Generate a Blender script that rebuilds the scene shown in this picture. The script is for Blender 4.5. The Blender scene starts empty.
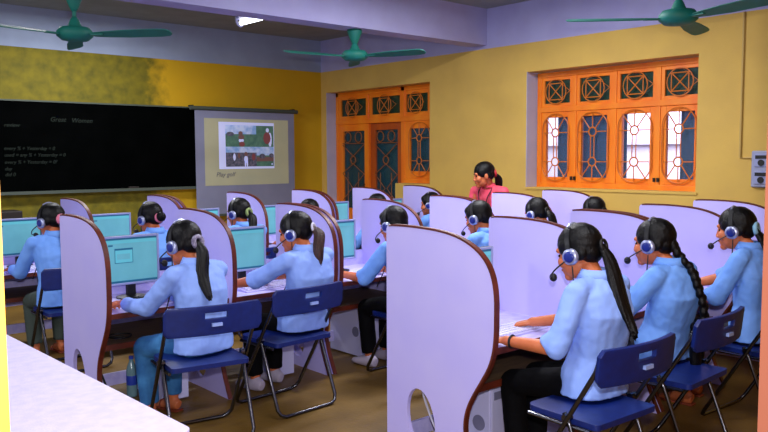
import bpy, bmesh, math, random
from mathutils import Vector as V, Matrix as M, noise
random.seed(7)
COL = bpy.context.scene.collection
R = math.radians
XW, YF, ZC, ZP, ZB = 6.927, 9.325, 3.27, 2.81, 2.85      # right wall, front wall, ceiling, paint line, beam underside

# ------------------------------------------------------------------ materials
def lin(c):
    return tuple((x / 12.92 if x <= .04045 else ((x + .055) / 1.055) ** 2.4) for x in (v / 255 for v in c)) + (1,)
def mat(name, c, rough=.6, metal=0, c2=None, scale=8, detail=4, bump=0, bscale=60, stretch=None, emit=0, spec=.5, lo=.35, hi=.65):
    m = bpy.data.materials.new(name); m.use_nodes = True
    nt = m.node_tree; b = nt.nodes['Principled BSDF']
    b.inputs['Base Color'].default_value = lin(c); b.inputs['Roughness'].default_value = rough
    b.inputs['Metallic'].default_value = metal; b.inputs['Specular IOR Level'].default_value = spec
    tc = nt.nodes.new('ShaderNodeTexCoord'); mp = nt.nodes.new('ShaderNodeMapping')
    nt.links.new(tc.outputs['Object'], mp.inputs[0])
    if stretch: mp.inputs['Scale'].default_value = stretch
    if c2:
        n = nt.nodes.new('ShaderNodeTexNoise'); n.inputs['Scale'].default_value = scale; n.inputs['Detail'].default_value = detail
        r = nt.nodes.new('ShaderNodeValToRGB'); r.color_ramp.elements[0].color = lin(c); r.color_ramp.elements[1].color = lin(c2)
        r.color_ramp.elements[0].position = lo; r.color_ramp.elements[1].position = hi
        nt.links.new(mp.outputs[0], n.inputs[0]); nt.links.new(n.outputs[0], r.inputs[0]); nt.links.new(r.outputs[0], b.inputs['Base Color'])
        if emit: nt.links.new(r.outputs[0], b.inputs['Emission Color'])
    if bump:
        n2 = nt.nodes.new('ShaderNodeTexNoise'); n2.inputs['Scale'].default_value = bscale; n2.inputs['Detail'].default_value = 3
        bp = nt.nodes.new('ShaderNodeBump'); bp.inputs['Strength'].default_value = bump; bp.inputs['Distance'].default_value = .02
        nt.links.new(mp.outputs[0], n2.inputs[0]); nt.links.new(n2.outputs[0], bp.inputs['Height']); nt.links.new(bp.outputs[0], b.inputs['Normal'])
    if emit:
        if not c2: b.inputs['Emission Color'].default_value = lin(c)
        b.inputs['Emission Strength'].default_value = emit
    return m

panel_m = mat('white_laminate', (196, 188, 255), .45, c2=(202, 194, 255), scale=4, bump=.02, bscale=160)
edge_m = mat('brown_edge', (78, 26, 10), .5, c2=(104, 38, 16), scale=12)
inner_m = mat('board_top', (84, 66, 44), .55, c2=(112, 88, 58), scale=6, stretch=(1, 6, 6))
board_m = mat('white_board', (190, 184, 245), .4, c2=(212, 206, 255), scale=20)
chair_m = mat('blue_plastic', (8, 29, 98), .4, c2=(9, 34, 110), scale=30, bump=.06, bscale=250)
steel_m = mat('dark_chrome', (92, 92, 98), .25, 1)
sticker_m = mat('silver_sticker', (150, 175, 240), .4)
rub_m = mat('black_rubber', (14, 14, 16), .6)
blackp_m = mat('black_plastic', (12, 13, 18), .45)
bezel_m = mat('silver_plastic', (150, 158, 200), .4)
pc_m = mat('white_case', (200, 200, 240), .45)
vent_m = mat('grey_vent', (120, 120, 150), .6)
key_m = mat('white_keys', (226, 224, 255), .5)
kbody_m = mat('keyboard_body', (200, 196, 240), .5)
teal_m = mat('screen_teal', (80, 142, 152), .3, c2=(92, 158, 166), scale=3, emit=.6)
teal2_m = mat('screen_bar', (28, 88, 116), .3, emit=.5)
teal3_m = mat('screen_light', (84, 164, 172), .3, emit=.6)
teal4_m = mat('screen_green', (24, 130, 118), .3, emit=.7)
skin_m = mat('skin', (196, 104, 58), .5, c2=(206, 116, 70), scale=20)
hair_m = mat('black_hair', (3, 3, 4), .42, c2=(10, 9, 11), scale=60, stretch=(3, 3, .35), bump=.2, bscale=90, spec=.22)
hairb_m = mat('brown_hair', (20, 7, 5), .42, c2=(62, 20, 11), scale=50, stretch=(3, 3, .35), bump=.35, bscale=90)
shirt_m = mat('blue_shirt', (104, 156, 240), .75, c2=(116, 168, 248), scale=7, bump=.35, bscale=9)
shirt2_m = mat('pale_shirt', (136, 170, 248), .75, c2=(146, 180, 255), scale=7, bump=.35, bscale=9)
black_m = mat('black_cloth', (2, 2, 5), .85, bump=.3, bscale=14, spec=.15)
jeans_m = mat('blue_denim', (30, 92, 150), .8, c2=(62, 132, 190), scale=9, bump=.3, bscale=14)
navy_m = mat('navy_cloth', (10, 16, 40), .8, bump=.3, bscale=14)
olive_m = mat('olive_cloth', (62, 74, 66), .8, bump=.3, bscale=14)
pink_m = mat('pink_cloth', (226, 70, 96), .75, c2=(240, 92, 110), scale=7, bump=.35, bscale=9)
eye_m = mat('dark_eye', (16, 10, 8), .2)
lip_m = mat('lips', (160, 62, 50), .45)
hs_m = mat('headset_silver', (176, 184, 220), .3, .6)
hsb_m = mat('headset_blue', (22, 40, 130), .3)
hair_tie_m = mat('silver_scrunchie', (170, 165, 190), .5, c2=(90, 80, 110), scale=60)
tiepink_m = mat('pink_scrunchie', (220, 120, 150), .6); tieblue_m = mat('pale_blue_scrunchie', (150, 205, 235), .6)
tiegreen_m = mat('green_scrunchie', (130, 150, 90), .6); tiered_m = mat('red_tie', (190, 40, 50), .6); tiewhite_m = mat('white_clip', (215, 215, 235), .4)
sole_m = mat('sandal_sole', (120, 48, 20), .6); shoe_m = mat('white_shoe', (190, 180, 200), .6)
yellow_r = mat('yellow_paint_right', (206, 170, 84), .8, c2=(214, 178, 86), scale=3, bump=.08, bscale=70)
yellow_f = mat('yellow_paint_front', (212, 166, 6), .8, c2=(196, 158, 14), scale=1.2, detail=8, bump=.1, bscale=70)
def front_paint(m):
    """older olive coat on the blackboard side, newer yellow by the screen"""
    nt = m.node_tree; b = nt.nodes['Principled BSDF']; src = b.inputs['Base Color'].links[0].from_socket
    tc = nt.nodes.new('ShaderNodeTexCoord'); sp = nt.nodes.new('ShaderNodeSeparateXYZ'); nt.links.new(tc.outputs['Object'], sp.inputs[0])
    n = nt.nodes.new('ShaderNodeTexNoise'); n.inputs['Scale'].default_value = 9; n.inputs['Detail'].default_value = 10; nt.links.new(tc.outputs['Object'], n.inputs[0])
    ad = nt.nodes.new('ShaderNodeMath'); ad.operation = 'MULTIPLY_ADD'; ad.inputs[1].default_value = .5; nt.links.new(n.outputs[0], ad.inputs[0]); nt.links.new(sp.outputs[0], ad.inputs[2])
    mr = nt.nodes.new('ShaderNodeMapRange'); mr.inputs[1].default_value = 4.45; mr.inputs[2].default_value = 4.75; nt.links.new(ad.outputs[0], mr.inputs[0])
    r = nt.nodes.new('ShaderNodeValToRGB'); r.color_ramp.elements[0].color = lin((90, 86, 6)); r.color_ramp.elements[1].color = lin((124, 112, 6)); r.color_ramp.elements[0].position = .30; r.color_ramp.elements[1].position = .66
    nt.links.new(n.outputs[0], r.inputs[0])
    mx = nt.nodes.new('ShaderNodeMix'); mx.data_type = 'RGBA'; nt.links.new(mr.outputs[0], mx.inputs[0]); nt.links.new(r.outputs[0], mx.inputs[6]); nt.links.new(src, mx.inputs[7]); nt.links.new(mx.outputs[2], b.inputs['Base Color'])
front_paint(yellow_f)
lilac_m = mat('lilac_whitewash', (164, 162, 206), .85, c2=(170, 170, 212), scale=4, bump=.08, bscale=80)
ceil_m = mat('ceiling_whitewash', (134, 142, 138), .85, c2=(142, 150, 146), scale=4)
band_m = mat('bluish_whitewash', (142, 156, 180), .85, c2=(150, 164, 188), scale=3)
reveal_m = mat('grey_reveal', (190, 192, 216), .85, c2=(182, 184, 210), scale=5)
floor_m = mat('floor_concrete', (96, 70, 22), .5, c2=(122, 92, 36), scale=2.2, detail=8, bump=.1, bscale=40)
orange_m = mat('orange_wood', (236, 116, 10), .45, c2=(246, 140, 22), scale=5, stretch=(1, 1, .3))
dorange_m = mat('brown_orange_wood', (168, 70, 8), .45, c2=(190, 86, 14), scale=5, stretch=(1, 1, .3))
grille_m = mat('grille_paint', (206, 110, 20), .45)
grille2_m = mat('grille_brown_paint', (150, 80, 24), .45)
shutter_m = mat('teal_shutter', (8, 62, 84), .6, c2=(10, 74, 96), scale=4, stretch=(1, 20, .3))
fan_m = mat('teal_fan', (0, 104, 90), .6, c2=(2, 114, 100), scale=5)
bb_m = mat('blackboard_slate', (1, 2, 2), .9, c2=(3, 4, 4), scale=3, spec=.02)
chalk_m = mat('faint_chalk', (22, 34, 26), .9)
frame_m = mat('grey_wood', (72, 82, 72), .6)
screen_m = mat('grey_screen', (128, 132, 158), .8, c2=(136, 140, 166), scale=3)
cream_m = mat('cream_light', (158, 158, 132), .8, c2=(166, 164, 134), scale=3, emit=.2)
slidew_m = mat('slide_white', (190, 196, 240), .8, emit=.35)
sky_m = mat('slide_sky', (120, 160, 215), .8, c2=(190, 205, 240), scale=12, emit=.2)
grass_m = mat('slide_grass', (66, 104, 92), .8, c2=(84, 122, 104), scale=20, emit=.2)
dkg_m = mat('slide_dark', (58, 68, 84), .8, c2=(110, 104, 124), scale=30, emit=.15)
red_m = mat('slide_red', (132, 72, 76), .8, emit=.12)
brown_m = mat('slide_brown', (118, 86, 84), .8, emit=.15)
ink_m = mat('slide_text', (110, 112, 120), .8)
tablew_m = mat('white_table_top', (214, 206, 250), .5, c2=(226, 216, 255), scale=25, bump=.1, bscale=120)
jambl_m = mat('bright_yellow_paint', (160, 96, 4), .7, c2=(154, 104, 6), scale=3)
jambr_m = mat('pinkish_paint', (170, 92, 62), .7, c2=(176, 100, 70), scale=3)
out_m = mat('white_house_wall', (226, 222, 250), .8, c2=(206, 202, 244), scale=2)
sock_m = mat('socket_plastic', (150, 156, 186), .5)
pipe_m = mat('conduit', (196, 166, 92), .6)
tube_m = mat('lit_tube', (235, 240, 255), .3, emit=7)
bottle_m = mat('clear_bottle', (120, 160, 170), .15)
label_m = mat('blue_label', (40, 70, 190), .5)
cable_m = mat('black_cable', (10, 10, 12), .5); cablew_m = mat('white_cable', (205, 205, 225), .5)
wood_m = mat('dark_wood', (30, 22, 16), .6)
def glass(name, c, alpha):
    m = bpy.data.materials.new(name); m.use_nodes = True; nt = m.node_tree; nt.nodes.clear()
    o = nt.nodes.new('ShaderNodeOutputMaterial'); mx = nt.nodes.new('ShaderNodeMixShader'); t = nt.nodes.new('ShaderNodeBsdfTransparent')
    g = nt.nodes.new('ShaderNodeBsdfPrincipled'); g.inputs['Base Color'].default_value = lin(c); g.inputs['Roughness'].default_value = .12
    mx.inputs[0].default_value = alpha; nt.links.new(t.outputs[0], mx.inputs[1]); nt.links.new(g.outputs[0], mx.inputs[2]); nt.links.new(mx.outputs[0], o.inputs[0])
    return m
pane_m = glass('clear_pane', (120, 140, 190), .12)
green_m = glass('dark_green_pane', (22, 58, 40), .93)
tealp_m = glass('dark_teal_pane', (14, 66, 78), .92)

# ------------------------------------------------------------------ object helpers
def obj(name, bm, m, parent=None, smooth=False, bevel=0):
    me = bm if isinstance(bm, bpy.types.Mesh) else bpy.data.meshes.new(name)
    if not isinstance(bm, bpy.types.Mesh):
        bmesh.ops.recalc_face_normals(bm, faces=bm.faces[:]); bm.to_mesh(me); bm.free()
    o = bpy.data.objects.new(name, me); COL.objects.link(o)
    ms = m if isinstance(m, (list, tuple)) else [m]
    if not me.materials:
        for x in ms: me.materials.append(x)
    if smooth:
        for p in me.polygons: p.use_smooth = True
    if bevel:
        b = o.modifiers.new('bevel', 'BEVEL'); b.width = bevel; b.segments = 2; b.limit_method = 'ANGLE'
    if parent: o.parent = parent
    return o
def tag(o, label, cat, group=None, kind=None):
    o['label'] = label; o['category'] = cat
    if group: o['group'] = group
    if kind: o['kind'] = kind
    return o
def thing(name, label, cat, loc=(0, 0, 0), rz=0, group=None):
    o = bpy.data.objects.new(name, None); COL.objects.link(o); o.empty_display_size = .1
    o.location = loc; o.rotation_euler = (0, 0, rz)
    return tag(o, label, cat, group)
def struct(name, bm, m, parent=None, **k):
    o = obj(name, bm, m, parent, **k)
    if not parent: o['kind'] = 'structure'
    return o
def dup(src, loc, rz, label, group=None):
    r = src.copy(); COL.objects.link(r); r.location = loc; r.rotation_euler = (0, 0, rz); r['label'] = label
    for ch in list(src.children):
        c = ch.copy(); COL.objects.link(c); c.parent = r
        for g in list(ch.children):
            d = g.copy(); COL.objects.link(d); d.parent = c
    return r
def B(): return bmesh.new()
def box(bm, x0, x1, y0, y1, z0, z1, mi=0):
    vs = [bm.verts.new((x, y, z)) for x in (x0, x1) for y in (y0, y1) for z in (z0, z1)]
    for f in ((0, 1, 3, 2), (4, 6, 7, 5), (0, 4, 5, 1), (2, 3, 7, 6), (0, 2, 6, 4), (1, 5, 7, 3)):
        bm.faces.new([vs[i] for i in f]).material_index = mi
    return bm
def quad(bm, pts, mi=0):
    f = bm.faces.new([bm.verts.new(p) for p in pts]); f.material_index = mi; return bm
def frame_axes(d, up):
    d = d.normalized(); s = d.cross(up)
    if s.length < 1e-4: s = d.cross(V((1, 0, 0)))
    s.normalize(); return s, s.cross(d)
def tube(bm, pts, r, n=8, closed=False, mi=0):
    pts = [V(p) for p in pts]; rings = []; N = len(pts); up = V((0, 0, 1)); s0 = None
    for i, p in enumerate(pts):
        if closed: d = pts[(i + 1) % N] - pts[i - 1]
        else: d = pts[min(i + 1, N - 1)] - pts[max(i - 1, 0)]
        d.normalize()
        if s0 is None: s, u = frame_axes(d, up)
        else:
            s = s0 - d * s0.dot(d); s.normalize(); u = s.cross(d)
        s0 = s; rr = r[i] if isinstance(r, (list, tuple)) else r
        rings.append([bm.verts.new(p + (s * math.cos(a) + u * math.sin(a)) * rr) for a in (2 * math.pi * k / n for k in range(n))])
    for i in range(N if closed else N - 1):
        a, b = rings[i], rings[(i + 1) % N]
        for k in range(n): bm.faces.new((a[k], a[(k + 1) % n], b[(k + 1) % n], b[k])).material_index = mi
    if not closed:
        bm.faces.new(rings[0][::-1]).material_index = mi; bm.faces.new(rings[-1]).material_index = mi
    return bm
def smooth_path(pts, n=6):
    pts = [V(p) for p in pts]; out = []
    for i in range(len(pts) - 1):
        p0, p1, p2, p3 = pts[max(i - 1, 0)], pts[i], pts[i + 1], pts[min(i + 2, len(pts) - 1)]
        for k in range(n):
            t = k / n; out.append(.5 * ((2 * p1) + (p2 - p0) * t + (2 * p0 - 5 * p1 + 4 * p2 - p3) * t * t + (3 * p1 - p0 - 3 * p2 + p3) * t ** 3))
    return out + [pts[-1]]
def lathe(bm, prof, n=20, c=(0, 0, 0), mi=0, axis='z'):
    c = V(c); rings = []
    for r, h in prof:
        ring = []
        for k in range(n):
            a = 2 * math.pi * k / n; x, y = r * math.cos(a), r * math.sin(a)
            q = V((x, y, h)) if axis == 'z' else V((h, x, y)) if axis == 'x' else V((x, h, y))
            ring.append(bm.verts.new(c + q))
        rings.append(ring)
    for a, b in zip(rings, rings[1:]):
        for k in range(n): bm.faces.new((a[k], a[(k + 1) % n], b[(k + 1) % n], b[k])).material_index = mi
    bm.faces.new(rings[0][::-1]).material_index = mi; bm.faces.new(rings[-1]).material_index = mi
    return bm
def prism(bm, pts, t, plane='yz', off=0, hole=None, mi=0):
    """extrude an outline (and an optional hole) into a slab of thickness t"""
    def P(a, b, w): return V((w, a, b)) if plane == 'yz' else V((a, w, b)) if plane == 'xz' else V((a, b, w))
    loops = [pts] + ([hole] if hole else []); sides = []
    for w in (off, off + t):
        es = []; ls = []
        for lp in loops:
            vs = [bm.verts.new(P(a, b, w)) for a, b in lp]; ls.append(vs)
            es += [bm.edges.new((vs[i], vs[(i + 1) % len(vs)])) for i in range(len(vs))]
        for g in bmesh.ops.triangle_fill(bm, edges=es, use_beauty=True)['geom']:
            if isinstance(g, bmesh.types.BMFace): g.material_index = mi
        sides.append(ls)
    for la, lb in zip(*sides):
        for i in range(len(la)):
            j = (i + 1) % len(la); bm.faces.new((la[i], la[j], lb[j], lb[i])).material_index = mi
    return bm
def ell(bm, c, r, rot=None, n=14):
    g = bmesh.ops.create_uvsphere(bm, u_segments=n, v_segments=n // 2 + 2, radius=1)
    m = M.Translation(V(c)) @ ((rot.to_4x4()) if rot else M.Identity(4)) @ M.Diagonal((*r, 1))
    bmesh.ops.transform(bm, matrix=m, verts=g['verts']); return bm
def loft(bm, secs, n=18, side=V((1, 0, 0)), power=2.0):
    """secs: (centre, half-width along side, half-depth) rings, closed flat at both ends"""
    rings = []; cs = [V(s[0]) for s in secs]
    for i, (c, a, b) in enumerate(secs):
        d = (cs[min(i + 1, len(cs) - 1)] - cs[max(i - 1, 0)]).normalized()
        s = (side - d * side.dot(d)).normalized(); u = d.cross(s)
        ring = []
        for k in range(n):
            t = 2 * math.pi * k / n; ct, st = math.cos(t), math.sin(t)
            ring.append(bm.verts.new(V(c) + s * a * math.copysign(abs(ct) ** (2 / power), ct) + u * b * math.copysign(abs(st) ** (2 / power), st)))
        rings.append(ring)
    for a, b in zip(rings, rings[1:]):
        for k in range(n): bm.faces.new((a[k], a[(k + 1) % n], b[(k + 1) % n], b[k]))
    bm.faces.new(rings[0][::-1]); bm.faces.new(rings[-1]); return bm
def capsule(bm, p0, r0, p1, r1, flat1=False, n=14, flat0=False):
    p0, p1 = V(p0), V(p1); d = (p1 - p0).normalized(); s, u = frame_axes(d, V((.3, .1, 1))); prof = []
    if not flat0: prof += [(p0 - d * r0 * math.sin(a), r0 * math.cos(a)) for a in (1.35, .9, .45)]
    prof += [(p0, r0), (p0.lerp(p1, .5), (r0 + r1) / 2), (p1, r1)]
    if not flat1: prof += [(p1 + d * r1 * math.sin(a), r1 * math.cos(a)) for a in (.45, .9, 1.35)]
    rings = [[bm.verts.new(c + (s * math.cos(t) + u * math.sin(t)) * r) for t in (2 * math.pi * k / n for k in range(n))] for c, r in prof]
    for a, b in zip(rings, rings[1:]):
        for k in range(n): bm.faces.new((a[k], a[(k + 1) % n], b[(k + 1) % n], b[k]))
    bm.faces.new(rings[0][::-1]); bm.faces.new(rings[-1]); return bm
def fuse(bm, voxel, it=3, fac=.5, wrinkle=0, wscale=14):
    """melt overlapping closed shapes into one continuous surface"""
    bmesh.ops.recalc_face_normals(bm, faces=bm.faces[:])
    me = bpy.data.meshes.new('tmp'); bm.to_mesh(me); bm.free()
    o = bpy.data.objects.new('tmp', me); COL.objects.link(o)
    r = o.modifiers.new('r', 'REMESH'); r.mode = 'VOXEL'; r.voxel_size = voxel
    if it:
        s = o.modifiers.new('s', 'SMOOTH'); s.factor = fac; s.iterations = it
    dg = bpy.context.evaluated_depsgraph_get(); out = bpy.data.meshes.new_from_object(o.evaluated_get(dg))
    bpy.data.objects.remove(o); bpy.data.meshes.remove(me)
    if wrinkle:
        nr = [v.normal.copy() for v in out.vertices]
        for v, n in zip(out.vertices, nr):
            c = v.co; f = noise.noise(V((c.x * wscale, c.y * wscale, c.z * wscale * .7))) + .5 * noise.noise(V((c.x * wscale * 2.3, c.y * wscale * 2.3, c.z * wscale * 2)))
            v.co = c + n * (f * wrinkle)
    for p in out.polygons: p.use_smooth = True
    return out

# ------------------------------------------------------------------ camera
f, yaw, pitch, roll = 768.82, .71911, .07649, -.0047
fw = V((math.sin(yaw) * math.cos(pitch), math.cos(yaw) * math.cos(pitch), -math.sin(pitch)))
r = V((math.cos(yaw), -math.sin(yaw), 0)); u = r.cross(fw)
r2 = r * math.cos(roll) + u * math.sin(roll); u2 = u * math.cos(roll) - r * math.sin(roll)
cam = bpy.data.cameras.new('camera'); cam.sensor_width = 36; cam.lens = f * 36 / 768; cam.clip_start = .05
co = bpy.data.objects.new('camera', cam); COL.objects.link(co)
co.matrix_world = M.Translation((0, 0, 1.55)) @ M((r2, u2, -fw)).transposed().to_4x4()
bpy.context.scene.camera = co

# ------------------------------------------------------------------ room shell
X0, Y0, YB = -2.6, .8, .6
struct('floor', box(B(), X0, XW + .4, YB, YF + .2, -.1, 0), floor_m)
struct('ceiling', box(B(), X0, XW + .4, YB, YF + .2, ZC, ZC + .12), ceil_m)
# front wall: yellow below the paint line, whitewash above
wf = B(); box(wf, X0, XW + .4, YF, YF + .2, 0, ZP, 0); box(wf, X0, XW + .4, YF, YF + .2, ZP, ZC, 1)
struct('wall_front', wf, [yellow_f, band_m])
# right wall with the window and the door openings
wy0, wy1, wz0, wz1 = 3.49, 5.48, 1.205, 2.49
dy0, dy1, dz1 = 7.02, 9.2, 2.5
wr = B()
def wr_box(y0, y1, z0, z1, mi=0): box(wr, XW, XW + .3, y0, y1, z0, z1, mi)
wr_box(YB, wy0, 0, ZP); wr_box(wy0, wy1, 0, wz0); wr_box(wy0, wy1, wz1, ZP); wr_box(wy1, dy0, 0, ZP)
wr_box(dy0, 7.68, 0, 1.2); wr_box(dy0, dy1, dz1, ZP); wr_box(dy1, YF, 0, ZP); wr_box(YB, YF, ZP, ZC, 1)
struct('wall_right', wr, [yellow_r, lilac_m])
rv = B()
box(rv, XW + .001, XW + .299, wy1 - .006, wy1, wz0, wz1); box(rv, XW + .001, XW + .299, dy1 - .006, dy1, 0, dz1)
struct('trim_1', rv, reveal_m)
JL, JR = .157, 1.965
# the doorway in the back wall the picture is taken through
struct('wall_back', box(box(box(B(), X0, JL, YB, Y0, 0, ZC), JR, XW, YB, Y0, 0, ZC), JL, JR, YB, Y0, 2.5, ZC), jambl_m)
jr = B(); box(jr, JR - .014, JR, YB - .004, Y0 + .004, 0, 2.5); struct('trim_2', jr, jambr_m)
# beams
struct('trim_3', box(B(), X0, XW, 6.07, 6.31, ZB, ZC), lilac_m)
struct('trim_4', box(B(), X0, XW, 2.70, 2.95, ZB, ZC), lilac_m)

# ------------------------------------------------------------------ window and door
def bar(bm, p0, p1, r=.006, n=6): tube(bm, [p0, p1], r, n)
def ring(bm, x, y, z, rad, r=.006, n=16, a0=0, a1=360):
    pts = [(x, y + rad * math.cos(R(a)), z + rad * math.sin(R(a))) for a in ([a0 + (a1 - a0) * k / n for k in range(n + (a1 - a0 < 360))])]
    tube(bm, pts, r, 6, closed=(a1 - a0 >= 360))
def casement_grille(x, y0, y1, z0, z1):
    bm = B(); c = (y0 + y1) / 2; w = (y1 - y0) / 2; rc = .046
    zu, zl = z1 - .2, z0 + .2
    for z in (zu, zl):
        ring(bm, x, c, z, rc, .008)
        bar(bm, (x, y0, z), (x, c - rc, z)); bar(bm, (x, c + rc, z), (x, y1, z))
    for s in (-1, 1):
        bar(bm, (x, c + s * .022, zl + rc * .8), (x, c + s * .022, zu - rc * .8))
        for z, q in ((zu, 1), (zl, -1)):
            bar(bm, (x, c + s * rc * .7, z + q * rc * .7), (x, c + s * w * .8, z + q * .17))
    bar(bm, (x, c, zu + rc), (x, c, z1)); bar(bm, (x, c, zl - rc), (x, c, z0))
    pts = []
    for k in range(25):
        a = math.pi * k / 24; pts.append((x, c - (w + .02) * math.cos(a), z1 - .17 + .18 * math.sin(a)))
    for k in range(25):
        a = math.pi * k / 24; pts.append((x, c + (w + .02) * math.cos(a), z0 + .17 - .18 * math.sin(a)))
    tube(bm, pts, .006, 6, closed=True)
    return bm
def transom_grille(x, y0, y1, z0, z1):
    bm = B(); c, h = (y0 + y1) / 2, (z0 + z1) / 2; w, t = (y1 - y0) / 2, (z1 - z0) / 2
    m = min(w, t) * .62
    ring(bm, x, c, h, min(w, t) * .95, .006, 20)
    dm = [(x, c - w, h), (x, c, h + t), (x, c + w, h), (x, c, h - t)]
    tube(bm, dm, .006, 6, closed=True)
    for s in (-1, 1):
        bar(bm, (x, c - m, h - s * m), (x, c + m, h + s * m))
        bar(bm, (x, c + s * m, h - m), (x, c + s * m, h + m)); bar(bm, (x, c - m, h + s * m), (x, c + m, h + s * m))
    return bm
def sash(x, y0, y1, z0, z1, w=.055, d=.04):
    bm = B(); box(bm, x, x + d, y0, y0 + w, z0, z1); box(bm, x, x + d, y1 - w, y1, z0, z1)
    box(bm, x, x + d, y0 + w, y1 - w, z0, z0 + w); box(bm, x, x + d, y0 + w, y1 - w, z1 - w, z1); return bm
FX = XW + .17
wn = bpy.data.objects.new('window_1', None); COL.objects.link(wn); wn.location = (XW, 4.48, wz0); wn['kind'] = 'structure'
wn.matrix_world = M.Translation(wn.location)
def wpart(name, bm, m, par, **k):
    bmesh.ops.translate(bm, vec=-V(par['at'] if 'at' in par else par.location), verts=bm.verts[:])
    return obj(name, bm, m, par, **k)
def window_unit(par, y0, y1, z0, z1, cols, zt, wood, gm, frame=.055, lower=True):
    fb = sash(FX, y0, y1, z0, z1, frame, .09)
    box(fb, FX - .005, FX + .09, y0 + frame, y1 - frame, zt - .03, zt + .03)
    for c in cols[1:-1]: box(fb, FX, FX + .09, c - .027, c + .027, z0 + frame, z1 - frame)
    wpart('window_frame', fb, wood, par, bevel=.004)
win_cols = [wy0 + .0 + k * (wy1 - wy0 - .02) / 4 for k in range(5)]
window_unit(wn, wy0, wy1 - .02, wz0, wz1 - .01, win_cols, 2.07, orange_m, grille_m)
lz0, lz1, tz0, tz1 = wz0 + .055, 2.04, 2.10, wz1 - .065
for k in range(4):
    a, b = win_cols[k] + (.055 if k == 0 else .027), win_cols[k + 1] - (.055 if k == 3 else .027)
    s = sash(FX + .01, a, b, lz0, lz1, .06, .05); cs = wpart('casement', s, orange_m, wn, bevel=.003)
    wpart('pane', box(B(), FX + .035, FX + .039, a + .06, b - .06, lz0 + .06, lz1 - .06), pane_m, wn)
    wpart('grille', casement_grille(FX - .012, a + .05, b - .05, lz0 + .03, lz1 - .03), grille_m, wn)
    wpart('transom_sash', sash(FX + .01, a, b, tz0, tz1, .036, .05), orange_m, wn, bevel=.003)
    wpart('transom_pane', box(B(), FX + .035, FX + .039, a + .036, b - .036, tz0 + .036, tz1 - .036), green_m, wn)
    wpart('transom_grille', transom_grille(FX - .012, a + .02, b - .02, tz0 + .02, tz1 - .02), grille_m, wn)
for k in range(2):
    c = win_cols[1 + 2 * k]; wpart('latch', box(box(B(), FX - .02, FX + .01, c - .03, c - .01, lz0 + .03, lz0 + .07), FX - .02, FX + .01, c + .01, c + .03, lz0 + .03, lz0 + .07), rub_m, wn)
# outer teal shutters standing half open outside the panes (the image's left is the high y side)
for (a, b) in ((win_cols[3] + .03, win_cols[3] + .32), (win_cols[2] + .05, win_cols[3] + .03), (win_cols[1] + .44, win_cols[1] + .56), (win_cols[0] - .02, win_cols[0] + .33)):
    bm = B()
    for q in range(12):
        yy = a + (b - a) * q / 12; box(bm, FX + .16, FX + .18 + .008 * (q % 2), yy, a + (b - a) * (q + 1) / 12, lz0, lz1 + .05)
    wpart('shutter', bm, shutter_m, wn)
wpart('sill', box(B(), XW - .012, XW + .3, wy0 - .02, wy1 + .0, wz0 - .022, wz0 + .002), yellow_r, wn)

dn = bpy.data.objects.new('door_1', None); COL.objects.link(dn); dn.location = (XW, 8.1, 0); dn['kind'] = 'structure'
dyf = dy1 - .01
dcols = [dy0, dy0 + .30, dy0 + .70, 8.42, dyf]
fb = B(); box(fb, FX, FX + .09, dy0, dy0 + .05, 1.2, dz1); box(fb, FX, FX + .09, dyf - .06, dyf, 0, dz1); box(fb, FX, FX + .09, dy0, dyf, dz1 - .06, dz1)
box(fb, FX - .005, FX + .09, dy0, dyf, 2.03, 2.1); box(fb, FX, FX + .09, dy0 + .66, dy0 + .73, 0, dz1); box(fb, FX, FX + .09, dy0, dy0 + .66, 1.2, 1.26)
wpart('door_frame', fb, orange_m, dn, bevel=.004)
tc = [dy0 + .05, dy0 + .16, dy0 + .70, dy0 + 1.42, dyf - .05]
for k in range(4):
    a, b = tc[k] + .012, tc[k + 1] - .012
    wpart('transom_sash', sash(FX + .01, a, b, 2.1, dz1 - .06, .05 if b - a > .2 else .02, .05), orange_m, dn, bevel=.003)
    wpart('transom_pane', box(B(), FX + .035, FX + .039, a + .02, b - .02, 2.12, dz1 - .08), green_m, dn)
    if b - a > .2: wpart('transom_grille', transom_grille(FX - .012, a + .1, b - .1, 2.12, dz1 - .08), grille_m, dn)
a, b = dy0 + .06, dy0 + .66
wpart('casement', sash(FX + .01, a, b, 1.26, 2.03, .10, .05), orange_m, dn, bevel=.003)
wpart('pane', box(B(), FX + .035, FX + .039, a + .1, b - .1, 1.3, 2.0), tealp_m, dn)
wpart('grille', casement_grille(FX - .012, a + .12, b - .12, 1.3, 2.0), grille_m, dn)
def door_grille(x, y0, y1, z0, z1):
    bm = B(); c = (y0 + y1) / 2; w = (y1 - y0) / 2; q = w / 2
    for s in (-1, 1):
        ring(bm, x, c + s * q, z1 - .09, q * .62, .008); bar(bm, (x, c + s * q, z0), (x, c + s * q, z1 - .6), .006)
    ring(bm, x, c, z1 - .42, .055, .009); bar(bm, (x, y0, z1 - .18), (x, y1, z1 - .18))
    for s in (-1, 1):
        bar(bm, (x, c, z1 - .365), (x, c + s * w, z1 - .2)); bar(bm, (x, c, z1 - .475), (x, c + s * w, z1 - .62))
        z = z1 - .62
        while z > z0 + .3:
            bar(bm, (x, c + s * w, z), (x, c + s * .02, z - .2)); bar(bm, (x, c + s * .02, z - .2), (x, c + s * w, z - .4)); z -= .42
    return bm
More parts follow.
